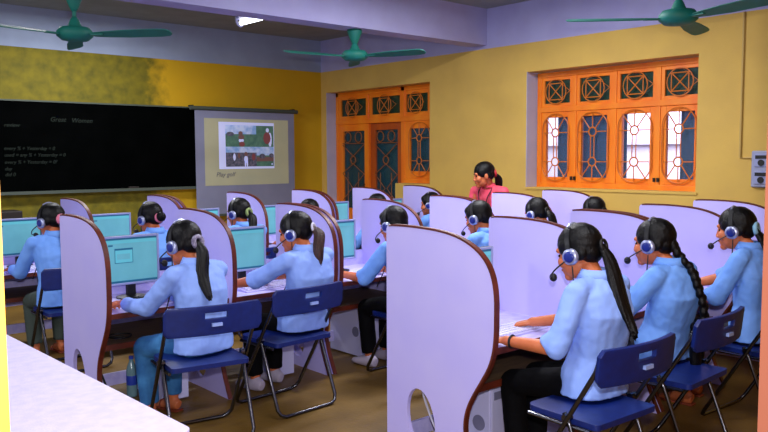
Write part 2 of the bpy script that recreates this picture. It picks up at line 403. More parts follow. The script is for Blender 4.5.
for (a, b, mm, dx) in ((dy0 + 1.42, dyf - .06, orange_m, .0), (dy0 + .74, dy0 + 1.41, dorange_m, .03)):
    bm = sash(FX + .01 + dx, a, b, .02, 2.03, .10, .045); box(bm, FX + .02 + dx, FX + .045 + dx, a + .13, b - .13, .13, .8)
    leaf = wpart('door_leaf', bm, mm, dn, bevel=.004)
    wpart('leaf_pane', box(B(), FX + .04 + dx, FX + .044 + dx, a + .10, b - .10, .8, 1.93), tealp_m, dn)
    wpart('leaf_grille', door_grille(FX + dx, a + .10, b - .10, .8, 1.93), grille2_m, dn)
wpart('door_handle', tube(B(), [(FX - .0, dy0 + 1.5, 1.0), (FX - .04, dy0 + 1.5, 1.0), (FX - .04, dy0 + 1.5, 1.16), (FX, dy0 + 1.5, 1.16)], .009), steel_m, dn)
# outside: the white house across the yard and the yard itself
hb = bpy.data.objects.new('neighbour_house', None); COL.objects.link(hb); hb.location = (10.6, 6, 0)
tag(hb, 'white house wall seen outdoors through the clear panes of the orange window', 'house')
obj('wall', box(B(), 0, .3, -6, 9, 0, 3.0), out_m, hb)
obj('ledge', box(B(), -.12, 0, -6, 9, 1.72, 1.80), out_m, hb)
struct('ground', box(B(), XW + .4, 12, -4, 18, -.3, -.1), floor_m)

# ------------------------------------------------------------------ front wall fittings
bb = thing('blackboard', 'long black slate board with faint chalk lines on the yellow front wall', 'blackboard', (2.0, YF, 1.15))
bb.matrix_world = M.Translation(bb.location)
obj('slate', box(B(), -1.6, 2.87, -.03, -.002, .02, 1.05), bb_m, bb)
fr = B(); box(fr, -1.62, 2.89, -.04, -.002, 1.05, 1.068); box(fr, 2.87, 2.89, -.04, -.002, .0, 1.05)
obj('frame', fr, frame_m, bb)
obj('chalk_tray', box(box(B(), -1.62, 2.89, -.085, -.002, -.005, .02), -1.62, 2.89, -.09, -.08, -.005, .03), frame_m, bb)
obj('duster', box(B(), 1.9, 2.03, -.08, -.04, .02, .05), wood_m, bb, bevel=.006)
def text(name, body, size, loc, rot, m, parent=None, shear=.25):
    cu = bpy.data.curves.new(name, 'FONT'); cu.body = body; cu.size = size; cu.shear = shear; cu.extrude = .0008; cu.materials.append(m)
    o = bpy.data.objects.new(name, cu); COL.objects.link(o); o.location = loc; o.rotation_euler = rot
    dg = bpy.context.evaluated_depsgraph_get(); me = bpy.data.meshes.new_from_object(o.evaluated_get(dg)); bpy.data.objects.remove(o)
    o = bpy.data.objects.new(name, me); COL.objects.link(o); o.location = loc; o.rotation_euler = rot
    if parent: o.parent = parent
    return o
for (t, s, x, z) in (('Great', .075, 1.0, .83), ('Women', .075, 1.24, .825), ('review', .06, .5, .76), ('every % + Yesterday = 0', .055, .49, .50), ('used = any % + Yesterday = 0', .055, .49, .425), ('every % + Yesterday = 0?', .055, .49, .345), ('day', .055, .49, .27), ('did 0', .055, .49, .205)):
    text('chalk_writing', t, s, (x, -.032, z), (R(90), 0, 0), chalk_m, bb)
ps = thing('projector_screen', 'grey pull down projector screen with a projected golf photo slide', 'projector screen', (5.58, YF, .8))
sx0, sx1 = 4.79 - 5.58, 6.345 - 5.58
obj('sheet', box(B(), sx0, sx1, -.125, -.12, .0, 1.38), screen_m, ps)
obj('roller_case', tube(B(), [(sx0 - .06, -.12, 1.40), (sx1 + .06, -.12, 1.40)], .028, 12), frame_m, ps, smooth=False)
obj('bracket', box(box(B(), sx0 - .03, sx0 - .01, -.12, -.006, 1.40, 1.44), sx1 + .0, sx1 + .02, -.12, -.006, 1.40, 1.44), rub_m, ps)
obj('bottom_bar', box(B(), sx0, sx1, -.132, -.115, -.03, .0), frame_m, ps)
def wq(bm, x0, x1, z0, z1, y, mi=0): quad(bm, [(x0 - 5.58, y, z0 - .8), (x1 - 5.58, y, z0 - .8), (x1 - 5.58, y, z1 - .8), (x0 - 5.58, y, z1 - .8)], mi)
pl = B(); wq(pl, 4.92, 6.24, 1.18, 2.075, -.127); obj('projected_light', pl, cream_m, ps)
sl = B(); y = -.129
wq(sl, 5.13, 6.0, 1.40, 2.03, y, 0)
wq(sl, 5.23, 5.71, 1.87, 1.99, y - .001, 1); wq(sl, 5.23, 5.71, 1.70, 1.87, y - .001, 2); wq(sl, 5.71, 5.99, 1.70, 1.99, y - .001, 2)
wq(sl, 5.23, 5.71, 1.61, 1.70, y - .001, 1); wq(sl, 5.23, 5.71, 1.43, 1.62, y - .002, 3); wq(sl, 5.71, 5.99, 1.58, 1.70, y - .001, 1); wq(sl, 5.71, 5.99, 1.43, 1.58, y - .001, 2)
wq(sl, 5.71, 5.99, 1.50, 1.56, y - .002, 5)
def blob2(cx, cz, w, h, mi, yy):
    vs = [sl.verts.new((cx + w * math.cos(t) - 5.58, yy, cz + h * math.sin(t) - .8)) for t in (2 * math.pi * k / 12 for k in range(12))]
    sl.faces.new(vs).material_index = mi
for (cx, cz, w, h, mi) in ((5.46, 1.88, .035, .03, 5), (5.47, 1.83, .05, .03, 5), (5.47, 1.785, .04, .03, 0), (5.48, 1.735, .045, .035, 4), (5.89, 1.93, .025, .03, 0), (5.88, 1.82, .06, .085, 4), (5.93, 1.80, .03, .1, 0),
                          (5.30, 1.87, .06, .03, 3), (5.54, 1.60, .028, .03, 5), (5.54, 1.53, .03, .05, 0), (5.53, 1.47, .012, .045, 0), (5.56, 1.47, .012, .045, 0), (5.36, 1.56, .02, .05, 0), (5.43, 1.58, .02, .04, 5), (5.66, 1.56, .03, .05, 4), (5.80, 1.57, .05, .035, 3), (5.95, 1.58, .04, .03, 3), (5.96, 1.46, .012, .012, 0)):
    blob2(cx, cz, w, h, mi, y - .004 - .0004 * mi)
obj('projected_slide', sl, [slidew_m, sky_m, grass_m, dkg_m, red_m, brown_m], ps)
text('slide_caption', 'Play golf', .085, (5.08 - 5.58, -.130, .50), (R(90), 0, 0), ink_m, ps)

# ------------------------------------------------------------------ fans, tube light, conduit, sockets
def ceiling_fan(label, loc, zt, rot):
    t = thing('ceiling_fan', label, 'ceiling fan', loc, rot, 'teal ceiling fans')
    h = zt - loc[2]
    obj('rod', tube(B(), [(0, 0, .03), (0, 0, h)], .016, 10), fan_m, t)
    obj('canopy', lathe(B(), [(.075, h), (.075, h - .03), (.03, h - .14), (.017, h - .16)]), fan_m, t, smooth=True)
    obj('lower_cup', lathe(B(), [(.017, .13), (.03, .11), (.055, .055), (.06, .045)]), fan_m, t, smooth=True)
    obj('motor', lathe(B(), [(.05, .055), (.11, .045), (.135, .015), (.135, -.02), (.10, -.05), (.04, -.06)], 28), fan_m, t, smooth=True)
    for k in range(3):
        a = R(120 * k); m = M.Rotation(a, 4, 'Z')
        bm = B(); pts = []
        for (x, w) in ((.15, .035), (.24, .05), (.42, .068), (.68, .072), (.76, .062), (.79, .03)): pts.append((x, w))
        out = pts + [(x, -w * .85) for x, w in reversed(pts)]
        prism(bm, out, .006, 'xy', -.003)
        bmesh.ops.transform(bm, matrix=m @ M.Translation((0, 0, -.01)) @ M.Rotation(R(-16), 4, 'X'), verts=bm.verts[:])
        bl = obj('blade', bm, fan_m, t)
        bm = B(); box(bm, .10, .24, -.022, .022, -.006, .004); bmesh.ops.transform(bm, matrix=m @ M.Translation((0, 0, -.012)), verts=bm.verts[:])
        obj('blade_arm', bm, fan_m, bl)
    return t
ceiling_fan('teal ceiling fan over the blackboard side, hanging under the long beam', (2.20, 6.16, 2.52), ZB, R(70))
ceiling_fan('teal ceiling fan hanging under the beam in front of the door', (5.04, 6.2, 2.59), ZB, R(51))
ceiling_fan('teal ceiling fan hanging near the orange window', (5.28, 2.82, 2.54), ZB, R(14))
lf = thing('tube_light', 'lit fluorescent tube lamp hanging from the ceiling behind the beam', 'lamp', (4.19, 7.0, 2.93))
obj('batten', box(B(), -.03, .03, -.66, .03, .035, .10), pc_m, lf)
obj('tube', tube(B(), [(0, -.64, .0), (0, 0, .0)], .024, 12), tube_m, lf)
for yv in (-.65, .02): obj('end_cap', tube(B(), smooth_path([(.045 * math.cos(a), yv, .03 + .065 * math.sin(a)) for a in (2 * math.pi * k / 16 for k in range(17))], 1), .010, 8), vent_m, lf)
for yv in (-.5, -.12): obj('hanger_rod', tube(B(), [(0, yv, .10), (0, yv, ZC - 2.93)], .006, 8), pc_m, lf)
cd = tag(obj('conduit_pipe', tube(B(), [(XW - .01, 3.08, ZP), (XW - .01, 3.08, 1.53), (XW - .01, 2.97, 1.53)], .011, 8), pipe_m), 'thin cream cable conduit running down the yellow wall to the socket box', 'conduit')
sk = thing('socket_box', 'grey wall box with two power sockets on the yellow right wall', 'socket', (XW, 2.88, 1.27))
obj('back_box', box(B(), -.035, -.001, -.09, .09, 0, .32), sock_m, sk, bevel=.012)
for z in (.03, .18):
    md = obj('socket_module', box(B(), -.045, -.03, -.07, .06, z, z + .115), bezel_m, sk, bevel=.004)
    obj('switch', box(B(), -.05, -.04, -.05, .05, z + .07, z + .10), rub_m, md)
    obj('outlet', lathe(B(), [(.028, -.05), (.028, -.043)], 16, (0, 0, z + .035), axis='x'), rub_m, md)
dt = thing('speaker_cabinet', 'black box on a stand below the blackboard at the far left', 'box', (2.3, 8.95, 0))
obj('box_body', box(B(), -.25, .22, -.15, .15, .62, .99), wood_m, dt, bevel=.01)
for sx in (-.2, .17): obj('leg', box(B(), sx - .025, sx + .025, -.1, .1, 0, .62), wood_m, dt)

# ------------------------------------------------------------------ white table in the foreground
tb = thing('white_table', 'white topped table in the near left corner of the room', 'table', (.675, 3.01, 0), R(1.8))
bm = B(); hx, hy, rc = .33, .98, .035; pts = []
for (sx, sy, a0) in ((1, 1, 0), (-1, 1, 90), (-1, -1, 180), (1, -1, 270)):
    for k in range(7):
        a = R(a0 + 15 * k); pts.append((sx * (hx - rc) + rc * math.cos(a), sy * (hy - rc) + rc * math.sin(a)))
obj('table_top', prism(bm, pts, .03, 'xy', .72), tablew_m, tb, bevel=.006)
for sx in (-1, 1):
    for sy in (-1, 1): obj('leg', box(B(), sx * .28 - .022, sx * .28 + .022, sy * .9 - .022, sy * .9 + .022, 0, .72), board_m, tb)
obj('apron', sash(0, -.9, .9, .60, .72, .02, .02), board_m, tb)

# ------------------------------------------------------------------ carrel desks
OUT = [(-.02, 1.2), (-.12, 1.203), (-.24, 1.202), (-.36, 1.196), (-.46, 1.183), (-.55, 1.158), (-.63, 1.117), (-.685, 1.065), (-.718, 1.0), (-.733, .92), (-.735, .83), (-.733, .74), (-.722, .66), (-.697, .59), (-.655, .52), (-.61, .45), (-.572, .38), (-.552, .31), (-.552, .24), (-.575, .16), (-.61, .08), (-.65, .0)]
OUT = [(v.x, v.y) for v in smooth_path([V((a, b, 0)) for a, b in OUT], 3)]
PANEL = [(0, 0), (0, 1.18), (-.006, 1.194)] + OUT
HOLE = [(-.255 + .100 * math.cos(t) + .02 * math.sin(t), .230 + .160 * math.sin(t)) for t in (2 * math.pi * k / 28 for k in range(28))]
TH = .022
pm = B(); prism(pm, PANEL, TH, 'yz', -TH / 2, HOLE); panel_me = obj('side_panel', pm, panel_m).data
eb = B()
for i in range(len(OUT) - 1):
    (a0, b0), (a1, b1) = OUT[i], OUT[i + 1]
    def off(i):
        p, q = OUT[max(i - 1, 0)], OUT[min(i + 1, len(OUT) - 1)]; d = V((q[0] - p[0], q[1] - p[1])).normalized(); return V((d.y, -d.x))
    o0, o1 = -off(i) * .004, -off(i + 1) * .004; w = TH / 2 + .0025
    if i == 0: o0 = V((0, .004))
    i0, i1 = -o0 * 1.6, -o1 * 1.6
    ps_ = [[V((s * w, a0 + o0.x, b0 + o0.y)), V((s * w, a1 + o1.x, b1 + o1.y)), V((s * w, a1 + i1.x, b1 + i1.y)), V((s * w, a0 + i0.x, b0 + i0.y))] for s in (-1, 1)]
    vs = [[eb.verts.new(p) for p in q] for q in ps_]
    eb.faces.new(vs[0]); eb.faces.new(vs[1][::-1])
    for k in ((0, 1), (2, 3)): eb.faces.new((vs[0][k[0]], vs[1][k[0]], vs[1][k[1]], vs[0][k[1]]))
bmesh.ops.remove_doubles(eb, verts=eb.verts[:], dist=.0004)
band_o = obj('edge_band', eb, edge_m); band_me = band_o.data
for o in [o for o in COL.objects if o.name in ('side_panel', 'edge_band')]: bpy.data.objects.remove(o)
S = .8
desk_me = {}
def desk(label, x, y):
    t = thing('carrel_desk', label, 'desk', (x, y, 0), 0, 'white computer carrel desks')
    for k in range(3):
        p = obj('side_panel', panel_me, panel_m, t); p.location = (k * S, 0, 0)
        obj('edge_band', band_me, edge_m, p)
    for k in range(2):
        a, b = k * S + TH / 2, (k + 1) * S - TH / 2
        if not desk_me:
            q = TH / 2
            desk_me['kb'] = obj('x', box(B(), q, S - q, -.67, -.01, .64, .66), board_m).data; desk_me['kbe'] = obj('x', box(B(), q, S - q, -.676, -.668, .632, .662), edge_m).data
            desk_me['sh'] = obj('x', box(B(), q, S - q, -.56, -.01, .44, .46), inner_m).data; desk_me['she'] = obj('x', box(B(), q, S - q, -.567, -.558, .428, .462), edge_m).data
            desk_me['bk'] = obj('x', box(B(), q, S - q, -.012, .0, .30, .78), board_m).data; desk_me['fr'] = obj('x', box(B(), q, S - q, -.10, -.08, .08, .16), board_m).data
            for o in [o for o in COL.objects if o.name == 'x' or o.name.startswith('x.')]: bpy.data.objects.remove(o)
        for nm, key, m, sub in (('keyboard_board', 'kb', board_m, ('front_edge', 'kbe')), ('lower_shelf', 'sh', inner_m, ('front_edge', 'she')), ('back_panel', 'bk', board_m, None), ('foot_rail', 'fr', board_m, None)):
            p = obj(nm, desk_me[key], m, t); p.location = (k * S, 0, 0)
            if sub: obj(sub[0], desk_me[sub[1]], edge_m, p)
    return t
XA, YA, XB, YBR, XCR, YCR = 2.628, 2.971, 1.644, 4.95, 2.32, 6.96
G = 2 * S + .05
desk('white carrel desk nearest the camera, its front side panel tall with a cable hole', XA, YA)
desk('white carrel desk of the nearest row, beside the socket box wall', XA + G, YA)
desk('white carrel desk of the middle row, at its left end beside the white table', XB, YBR)
desk('white carrel desk in the centre of the middle row', XB + G, YBR)
desk('white carrel desk of the middle row, standing against the window wall', XB + 2 * G, YBR)
desk('white carrel desk of the far row, at its left end under the blackboard', XCR - S, YCR)
desk('white carrel desk of the far row, in front of the projector screen', XCR - S + G, YCR)
desk('white carrel desk of the far row, in front of the door', XCR - S + 2 * G, YCR)

# ------------------------------------------------------------------ computers
def seat_x(row, k):     # middle of the k-th seat of a row (counted from the row's first panel)
    return {'A': XA, 'B': XB, 'C': XCR - S}[row] + k * S + .05 * (k // 2) + S / 2
YR = {'A': YA, 'B': YBR, 'C': YCR}
def make_monitor(label, dialog=True):
    t = thing('monitor', label, 'monitor', group='flat computer monitors')
    obj('stand_base', lathe(B(), [(.10, 0), (.10, .008), (.05, .016)], 24), blackp_m, t, smooth=False)
    obj('neck', box(B(), -.03, .03, .01, .035, .01, .14), blackp_m, t, bevel=.004)
    bm = sash(-.012, -.185, .185, .085, .400, .014, .012)
    bmesh.ops.rotate(bm, matrix=M.Rotation(R(90), 3, 'Z'), verts=bm.verts[:])
    obj('bezel', bm, bezel_m, t, bevel=.003)
    obj('housing', box(box(B(), -.185, .185, .0, .022, .085, .40), -.12, .12, .022, .045, .14, .34), blackp_m, t, bevel=.004)
    sc = B(); y = -.004
    def q(x0, x1, z0, z1, mi, d=0): quad(sc, [(x0, y - d, z0), (x1, y - d, z0), (x1, y - d, z1), (x0, y - d, z1)], mi)
    q(-.171, .171, .099, .386, 0); q(-.171, .171, .374, .386, 1, .0006); q(-.171, .171, .352, .372, 2, .0006); q(-.171, .171, .099, .113, 1, .0006); q(-.15, -.12, .335, .345, 1, .0006)
    if dialog: q(-.11, .01, .225, .32, 1, .0006); q(-.106, .006, .229, .308, 2, .001); q(-.095, -.01, .25, .285, 0, .0014)
    obj('screen', sc, [teal_m, teal2_m, teal3_m], t)
    return t
def make_keyboard(label):
    t = thing('keyboard', label, 'keyboard', group='white keyboards')
    bm = B(); prism(bm, [(-.075, 0), (.075, 0), (.075, .022), (-.075, .010)], .44, 'yz', -.22); obj('case', bm, kbody_m, t, bevel=.003)
    bm = B()
    for i in range(15):
        for j in range(5):
            x = -.205 + i * .0278; yv = -.062 + j * .026; z = .012 + .08 * (yv + .075)
            box(bm, x, x + .023, yv, yv + .021, z, z + .009)
    obj('keys', bm, key_m, t)
    return t
def make_pc(label):
    t = thing('computer_tower', label, 'computer', group='white computer towers')
    obj('case', box(B(), -.09, .09, -.2, .2, .01, .40), pc_m, t, bevel=.006)
    bm = lathe(B(), [(.04, -.094), (.04, -.089)], 20, (0, -.13, .2), axis='x'); obj('fan_vent', bm, vent_m, t)
    obj('front_face', box(B(), -.085, .085, -.212, -.2, .015, .395), pc_m, t, bevel=.004)
    obj('drive_bay', box(B(), -.07, .07, -.215, -.211, .33, .37), vent_m, t)
    return t
mons = [('B', 0, 'lit monitor showing a small dialog box beside the girl with a silver scrunchie'), ('B', 1, 'lit teal monitor beside the girl with the brown ponytail'), ('B', 2, 'lit monitor of the third middle row seat, past the double panel'),
        ('C', 0, 'lit monitor at the far left, facing the girl in olive trousers'), ('C', 1, 'lit monitor behind the dialog box monitor, by the pink scrunchie pupil'), ('C', 2, 'lit monitor facing the pupil with a green scrunchie'),
        ('C', 3, 'lit monitor behind the monitor beside the brown ponytail girl, under the screen'), ('C', 4, 'lit monitor in front of the door, right of the far double panel'), ('C', 5, 'lit monitor in the far row nearest the window wall'),
        ('A', 0, 'monitor in the nearest carrel, behind the tall near side panel'), ('A', 1, 'monitor in the second nearest carrel, facing the girl with the braid')]
m0 = None; plain = None
MO = {('B', 0): -.04, ('B', 1): -.02, ('B', 2): -.03, ('C', 0): -.02, ('C', 1): -.05, ('C', 3): -.12, ('C', 4): -.02}
for row, k, lb in mons:
    loc = (seat_x(row, k) + MO.get((row, k), 0), YR[row] - .20, .66)
    if m0 is None: m0 = make_monitor(lb); m0.location = loc
    else:
        d = dup(m0, loc, 0, lb)
        if plain is None:
            pm_ = make_monitor('x', False); plain = [c for c in pm_.children if c.name.startswith('screen')][0].data
            for c in list(pm_.children): bpy.data.objects.remove(c)
            bpy.data.objects.remove(pm_)
        [c for c in d.children if c.name.startswith('screen')][0].data = plain
kbs = [('A', 0, -.02, 'white keyboard on the nearest carrel desk beside the bare forearm'), ('A', 2, -.02, 'white keyboard under the hand of the girl with the pale blue scrunchie'), ('B', 0, .0, 'white keyboard in front of the girl in jeans'), ('B', 1, .0, 'white keyboard in front of the girl with the brown ponytail'),
       ('B', 2, .0, 'white keyboard of the short haired pupil by the double panel'), ('C', 0, 0, 'white keyboard of the far left girl in olive trousers')]
k0 = None
for row, k, dx, lb in kbs:
    loc = (seat_x(row, k) + dx, YR[row] - .50, .66)
    if k0 is None: k0 = make_keyboard(lb); k0.location = loc
    else: dup(k0, loc, 0, lb)
p0 = None
for row, k, dx, dy, lb in (('A', 0, -.06, -.28, 'white computer tower with a round vent under the nearest carrel shelf'), ('B', 0, .12, -.25, 'white computer tower under the desk by the girl in jeans'), ('B', 1, .14, -.25, 'white computer tower under the desk of the brown ponytail girl'), ('B', 2, .1, -.25, 'white computer tower by the double panel under the third middle desk')):
    loc = (seat_x(row, k) + dx, YR[row] + dy, 0)
    if p0 is None: p0 = make_pc(lb); p0.location = loc
    else: dup(p0, loc, 0, lb)
bt = thing('water_bottle', 'clear plastic bottle with a blue label under the desk beside jeans', 'bottle', (2.0, 4.79, 0))
obj('body', lathe(B(), [(.03, 0), (.034, .01), (.034, .17), (.028, .2), (.013, .235), (.013, .25)]), bottle_m, bt, smooth=True)
obj('wrap_label', lathe(B(), [(.0345, .08), (.035, .082), (.035, .14), (.0345, .142)]), label_m, bt, smooth=True)
obj('cap', lathe(B(), [(.015, .248), (.015, .268)]), label_m, bt)
def cable(label, pts, r, m):
    o = obj('cable', tube(B(), smooth_path(pts, 8), r, 6), m, smooth=True); return tag(o, label, 'cable', 'cables under the desks')
cable('white cable looping behind the hole of the nearest side panel', [(2.72, 2.82, .64), (2.70, 2.80, .40), (2.71, 2.76, .26), (2.74, 2.70, .12), (2.85, 2.68, .006)], .006, cablew_m)
cable('second white cable crossing behind the nearest panel hole', [(2.78, 2.60, .44), (2.74, 2.66, .3), (2.74, 2.70, .18), (2.86, 2.76, .006)], .007, cablew_m)
cable('black cable hanging behind the nearest panel hole', [(2.71, 2.86, .64), (2.70, 2.75, .36), (2.72, 2.65, .24), (2.9, 2.6, .006)], .005, cable_m)
cable('white cable looping behind the hole of the middle row end panel', [(1.70, 4.84, .64), (1.69, 4.74, .40), (1.70, 4.70, .25), (1.76, 4.64, .006)], .007, cablew_m)
cable('black coil added to stand in for the shade behind the nearest panel hole', [(2.70, 2.90, .012), (2.76, 2.78, .02), (2.82, 2.62, .03), (2.92, 2.70, .04), (2.86, 2.84, .03), (2.74, 2.72, .05), (2.80, 2.56, .03)], .018, cable_m)  # added coil, darkens the hole where the side panel's shade falls
cable('black cable coiled on the shelf beside the girl in jeans', [(1.74, 4.66, .47), (1.78, 4.50, .47), (1.86, 4.48, .47), (1.90, 4.56, .47), (1.82, 4.62, .468), (1.76, 4.56, .47), (1.84, 4.50, .475)], .005, cable_m)
cable('black cables dropping under the desk of the girl in jeans', [(1.76, 4.9, .44), (1.80, 4.80, .2), (1.85, 4.70, .01), (1.95, 4.75, .008), (1.86, 4.86, .012)], .007, cable_m)

# ------------------------------------------------------------------ folding chairs
def make_chair(label):
    t = thing('folding_chair', label, 'chair', group='blue folding chairs')
    w = .246; rr = .011
    def hoop(pts, wv): # U frame: up the left side, across the bottom, up the right
        L = [V((-wv, y, z)) for y, z in pts]; Rr = [V((wv, y, z)) for y, z in reversed(pts)]; e = L[-1]; e2 = Rr[0]; k = .05
        d = (L[-2] - e).normalized()
        return L[:-1] + [e + d * k, e + d * k * .35 + V((k * .3, 0, 0)), e + V((k, 0, 0))] + [e2 + V((-k, 0, 0)), e2 + d * k * .35 - V((k * .3, 0, 0)), e2 + d * k] + Rr[1:]
    obj('front_leg_frame', tube(B(), hoop([(-.01, .765), (.02, .68), (.16, .45), (.43, rr)], w), rr, 8), steel_m, t, smooth=True)
    obj('rear_leg_frame', tube(B(), hoop([(.19, .47), (.16, .42), (.0, rr)], w - .02), rr, 8), steel_m, t, smooth=True)
    bm = B(); nx, nz = 26, 9; gx = {}
    for i in range(nx + 1):
        for j in range(nz + 1):
            sx = -1 + 2 * i / nx; z = .625 + .155 * j / nz
            zz = z
            if abs(sx) > .9: # rounded corners
                e = (abs(sx) - .9) / .1; lim = .078 - .028 * (1 - math.sqrt(max(0, 1 - e * e))); zz = .7025 + max(-lim, min(lim, z - .7025))
            yv = -.045 + .042 * sx * sx - .10 * (z - .70)
            gx[i, j] = bm.verts.new((sx * (w + .022), yv, zz))
    for i in range(nx):
        for j in range(nz):
            if 10 <= i < 16 and j in (5, 6) or (i in (9, 16) and False): continue
            bm.faces.new((gx[i, j], gx[i + 1, j], gx[i + 1, j + 1], gx[i, j + 1]))
    o = obj('backrest', bm, chair_m, t, smooth=True); s = o.modifiers.new('s', 'SOLIDIFY'); s.thickness = .02; s.offset = 0
    b = o.modifiers.new('b', 'BEVEL'); b.width = .004; b.segments = 2; b.limit_method = 'ANGLE'
    obj('sticker', box(B(), -.028, .028, -.0665, -.052, .672, .689), sticker_m, o)
    pts = []; hx, y0, y1, rc = .215, .03, .415, .05
    for (cx, cy, a0) in ((hx - rc, y1 - rc, 0), (-hx + rc, y1 - rc, 90), (-hx + rc * .5, y0 + rc * .5, 180), (hx - rc * .5, y0 + rc * .5, 270)):
        q = rc if a0 < 180 else rc * .5
        for k in range(7): a = R(a0 + 15 * k); pts.append((cx + q * math.cos(a), cy + q * math.sin(a)))
    seat = obj('seat', prism(B(), pts, .026, 'xy', .425), chair_m, t, bevel=.007)
    for q in (-.222, .222): obj('seat_rail', tube(B(), [(q, .06, .418), (q, .39, .418)], .009), steel_m, t)
    for s_ in (-1, 1): obj('hinge', lathe(B(), [(.016, -.02), (.016, .02)], 12, (s_ * (w - .012), .168, .455), axis='x'), steel_m, t)
    return t

# ------------------------------------------------------------------ headset
HS = {}
def headset(label, mw, boom=True):
    t = thing('headset', label, 'headset', group='headsets worn by the pupils'); t.matrix_world = mw
    if not HS:
        bm = B(); pts = []
        for k in range(25):
            a = math.pi * (k / 24); pts.append(V((-.094 * math.cos(a), -.005, .015 + .118 * math.sin(a))))
        rings = []
        for i, p in enumerate(pts):
            d = (pts[min(i + 1, 24)] - pts[max(i - 1, 0)]).normalized(); nn = V((-d.z, 0, d.x)) * -1
            rings.append([bm.verts.new(p + nn * a_ + V((0, b_, 0))) for a_, b_ in ((.003, .011), (.003, -.011), (-.003, -.011), (-.003, .011))])
        for a, b in zip(rings, rings[1:]):
            for k in range(4): bm.faces.new((a[k], a[(k + 1) % 4], b[(k + 1) % 4], b[k]))
        bm.faces.new(rings[0]); bm.faces.new(rings[-1][::-1])
        HS['band'] = obj('x', bm, blackp_m).data
        bm = B(); pts2 = [p * 1.0 + V((0, 0, .004)) for p in pts[8:17]]; tube(bm, pts2, .006, 6); HS['pad'] = obj('x', bm, hs_m).data
        for s in (-1, 1):
            HS['cup', s] = obj('x', lathe(B(), [(.035, s * .076), (.037, s * .086), (.035, s * .096), (.029, s * .101)], 22, (0, -.005, -.005), axis='x'), hs_m, smooth=True).data
            HS['cov', s] = obj('x', lathe(B(), [(.024, s * .099), (.024, s * .104), (.017, s * .107)], 20, (0, -.005, -.005), axis='x'), hsb_m, smooth=True).data
            HS['cush', s] = obj('x', lathe(B(), [(.028, s * .064), (.034, s * .07), (.034, s * .078)], 20, (0, -.005, -.005), axis='x'), blackp_m, smooth=True).data
        HS['boom'] = obj('x', tube(B(), smooth_path([(-.103, .02, -.02), (-.108, .07, -.045), (-.08, .115, -.068), (-.045, .13, -.075)], 6), .0035, 6), blackp_m, smooth=True).data
        bm = B(); ell(bm, (-.035, .132, -.076), (.017, .017, .019)); HS['foam'] = obj('x', bm, rub_m, smooth=True).data
        HS['cable'] = obj('x', tube(B(), smooth_path([(-.10, -.01, -.045), (-.105, .0, -.12), (-.11, .02, -.2), (-.10, .09, -.30), (-.07, .19, -.38)], 6), .0032, 6), cable_m, smooth=True).data
        for o in [o for o in COL.objects if o.name == 'x' or o.name.startswith('x.')]: bpy.data.objects.remove(o)
    hb_ = obj('headband', HS['band'], blackp_m, t); obj('band_pad', HS['pad'], hs_m, hb_)
    for s in (-1, 1):
        c = obj('earcup', HS['cup', s], hs_m, t); obj('blue_cover', HS['cov', s], hsb_m, c); obj('ear_cushion', HS['cush', s], blackp_m, c)
    if boom:
        b = obj('microphone_boom', HS['boom'], blackp_m, t); obj('foam_tip', HS['foam'], rub_m, b)
    obj('cord', HS['cable'], cable_m, t)
    return t

# ------------------------------------------------------------------ people
def ik(S_, W_, L1, L2, pole):
    d = W_ - S_; L = min(d.length, (L1 + L2) * .995); dn_ = d.normalized(); a = (L1 * L1 - L2 * L2 + L * L) / (2 * L); h = math.sqrt(max(L1 * L1 - a * a, 0))
    p = V(pole); p = (p - dn_ * p.dot(dn_)).normalized(); return S_ + dn_ * a + p * h
def hand(bm, w, fdir, nrm, side, curl=.5):
    """palm, four unequal bent fingers and a thumb leaving the palm's side"""
    fd = V(fdir).normalized(); n = V(nrm); n = (n - fd * n.dot(fd)).normalized(); s = fd.cross(n) * side   # s points to the thumb side
    loft(bm, [(w, .021, .017), (w + fd * .03, .031, .016), (w + fd * .065, .037, .014), (w + fd * .085, .034, .012)], 12, side=s)
    for i, (o, L) in enumerate(((.027, .066), (.009, .075), (-.009, .070), (-.026, .054))):
        b0 = w + fd * (.078 - .004 * abs(i - 1)) + s * o; c = curl + .07 * i
        d1 = (fd * math.cos(c * .6) + n * math.sin(c * .6) + s * o * 2.2).normalized(); d2 = (fd * math.cos(c * 1.5) + n * math.sin(c * 1.5) + s * o * 1.2).normalized(); d3 = (fd * math.cos(c * 2.1) + n * math.sin(c * 2.1)).normalized()
        p1 = b0 + d1 * L * .45; p2 = p1 + d2 * L * .32; p3 = p2 + d3 * L * .25
        capsule(bm, b0, .0088, p1, .0082, n=8); capsule(bm, p1, .0082, p2, .0076, n=8); capsule(bm, p2, .0076, p3, .0068, n=8)
    t0 = w + fd * .028 + s * .024; t1 = t0 + (fd * .6 + s * .75 + n * .25).normalized() * .034; t2 = t1 + (fd * .9 + s * .25 + n * .3).normalized() * .028
    capsule(bm, t0, .013, t1, .010, n=8); capsule(bm, t1, .010, t2, .0078, n=8)

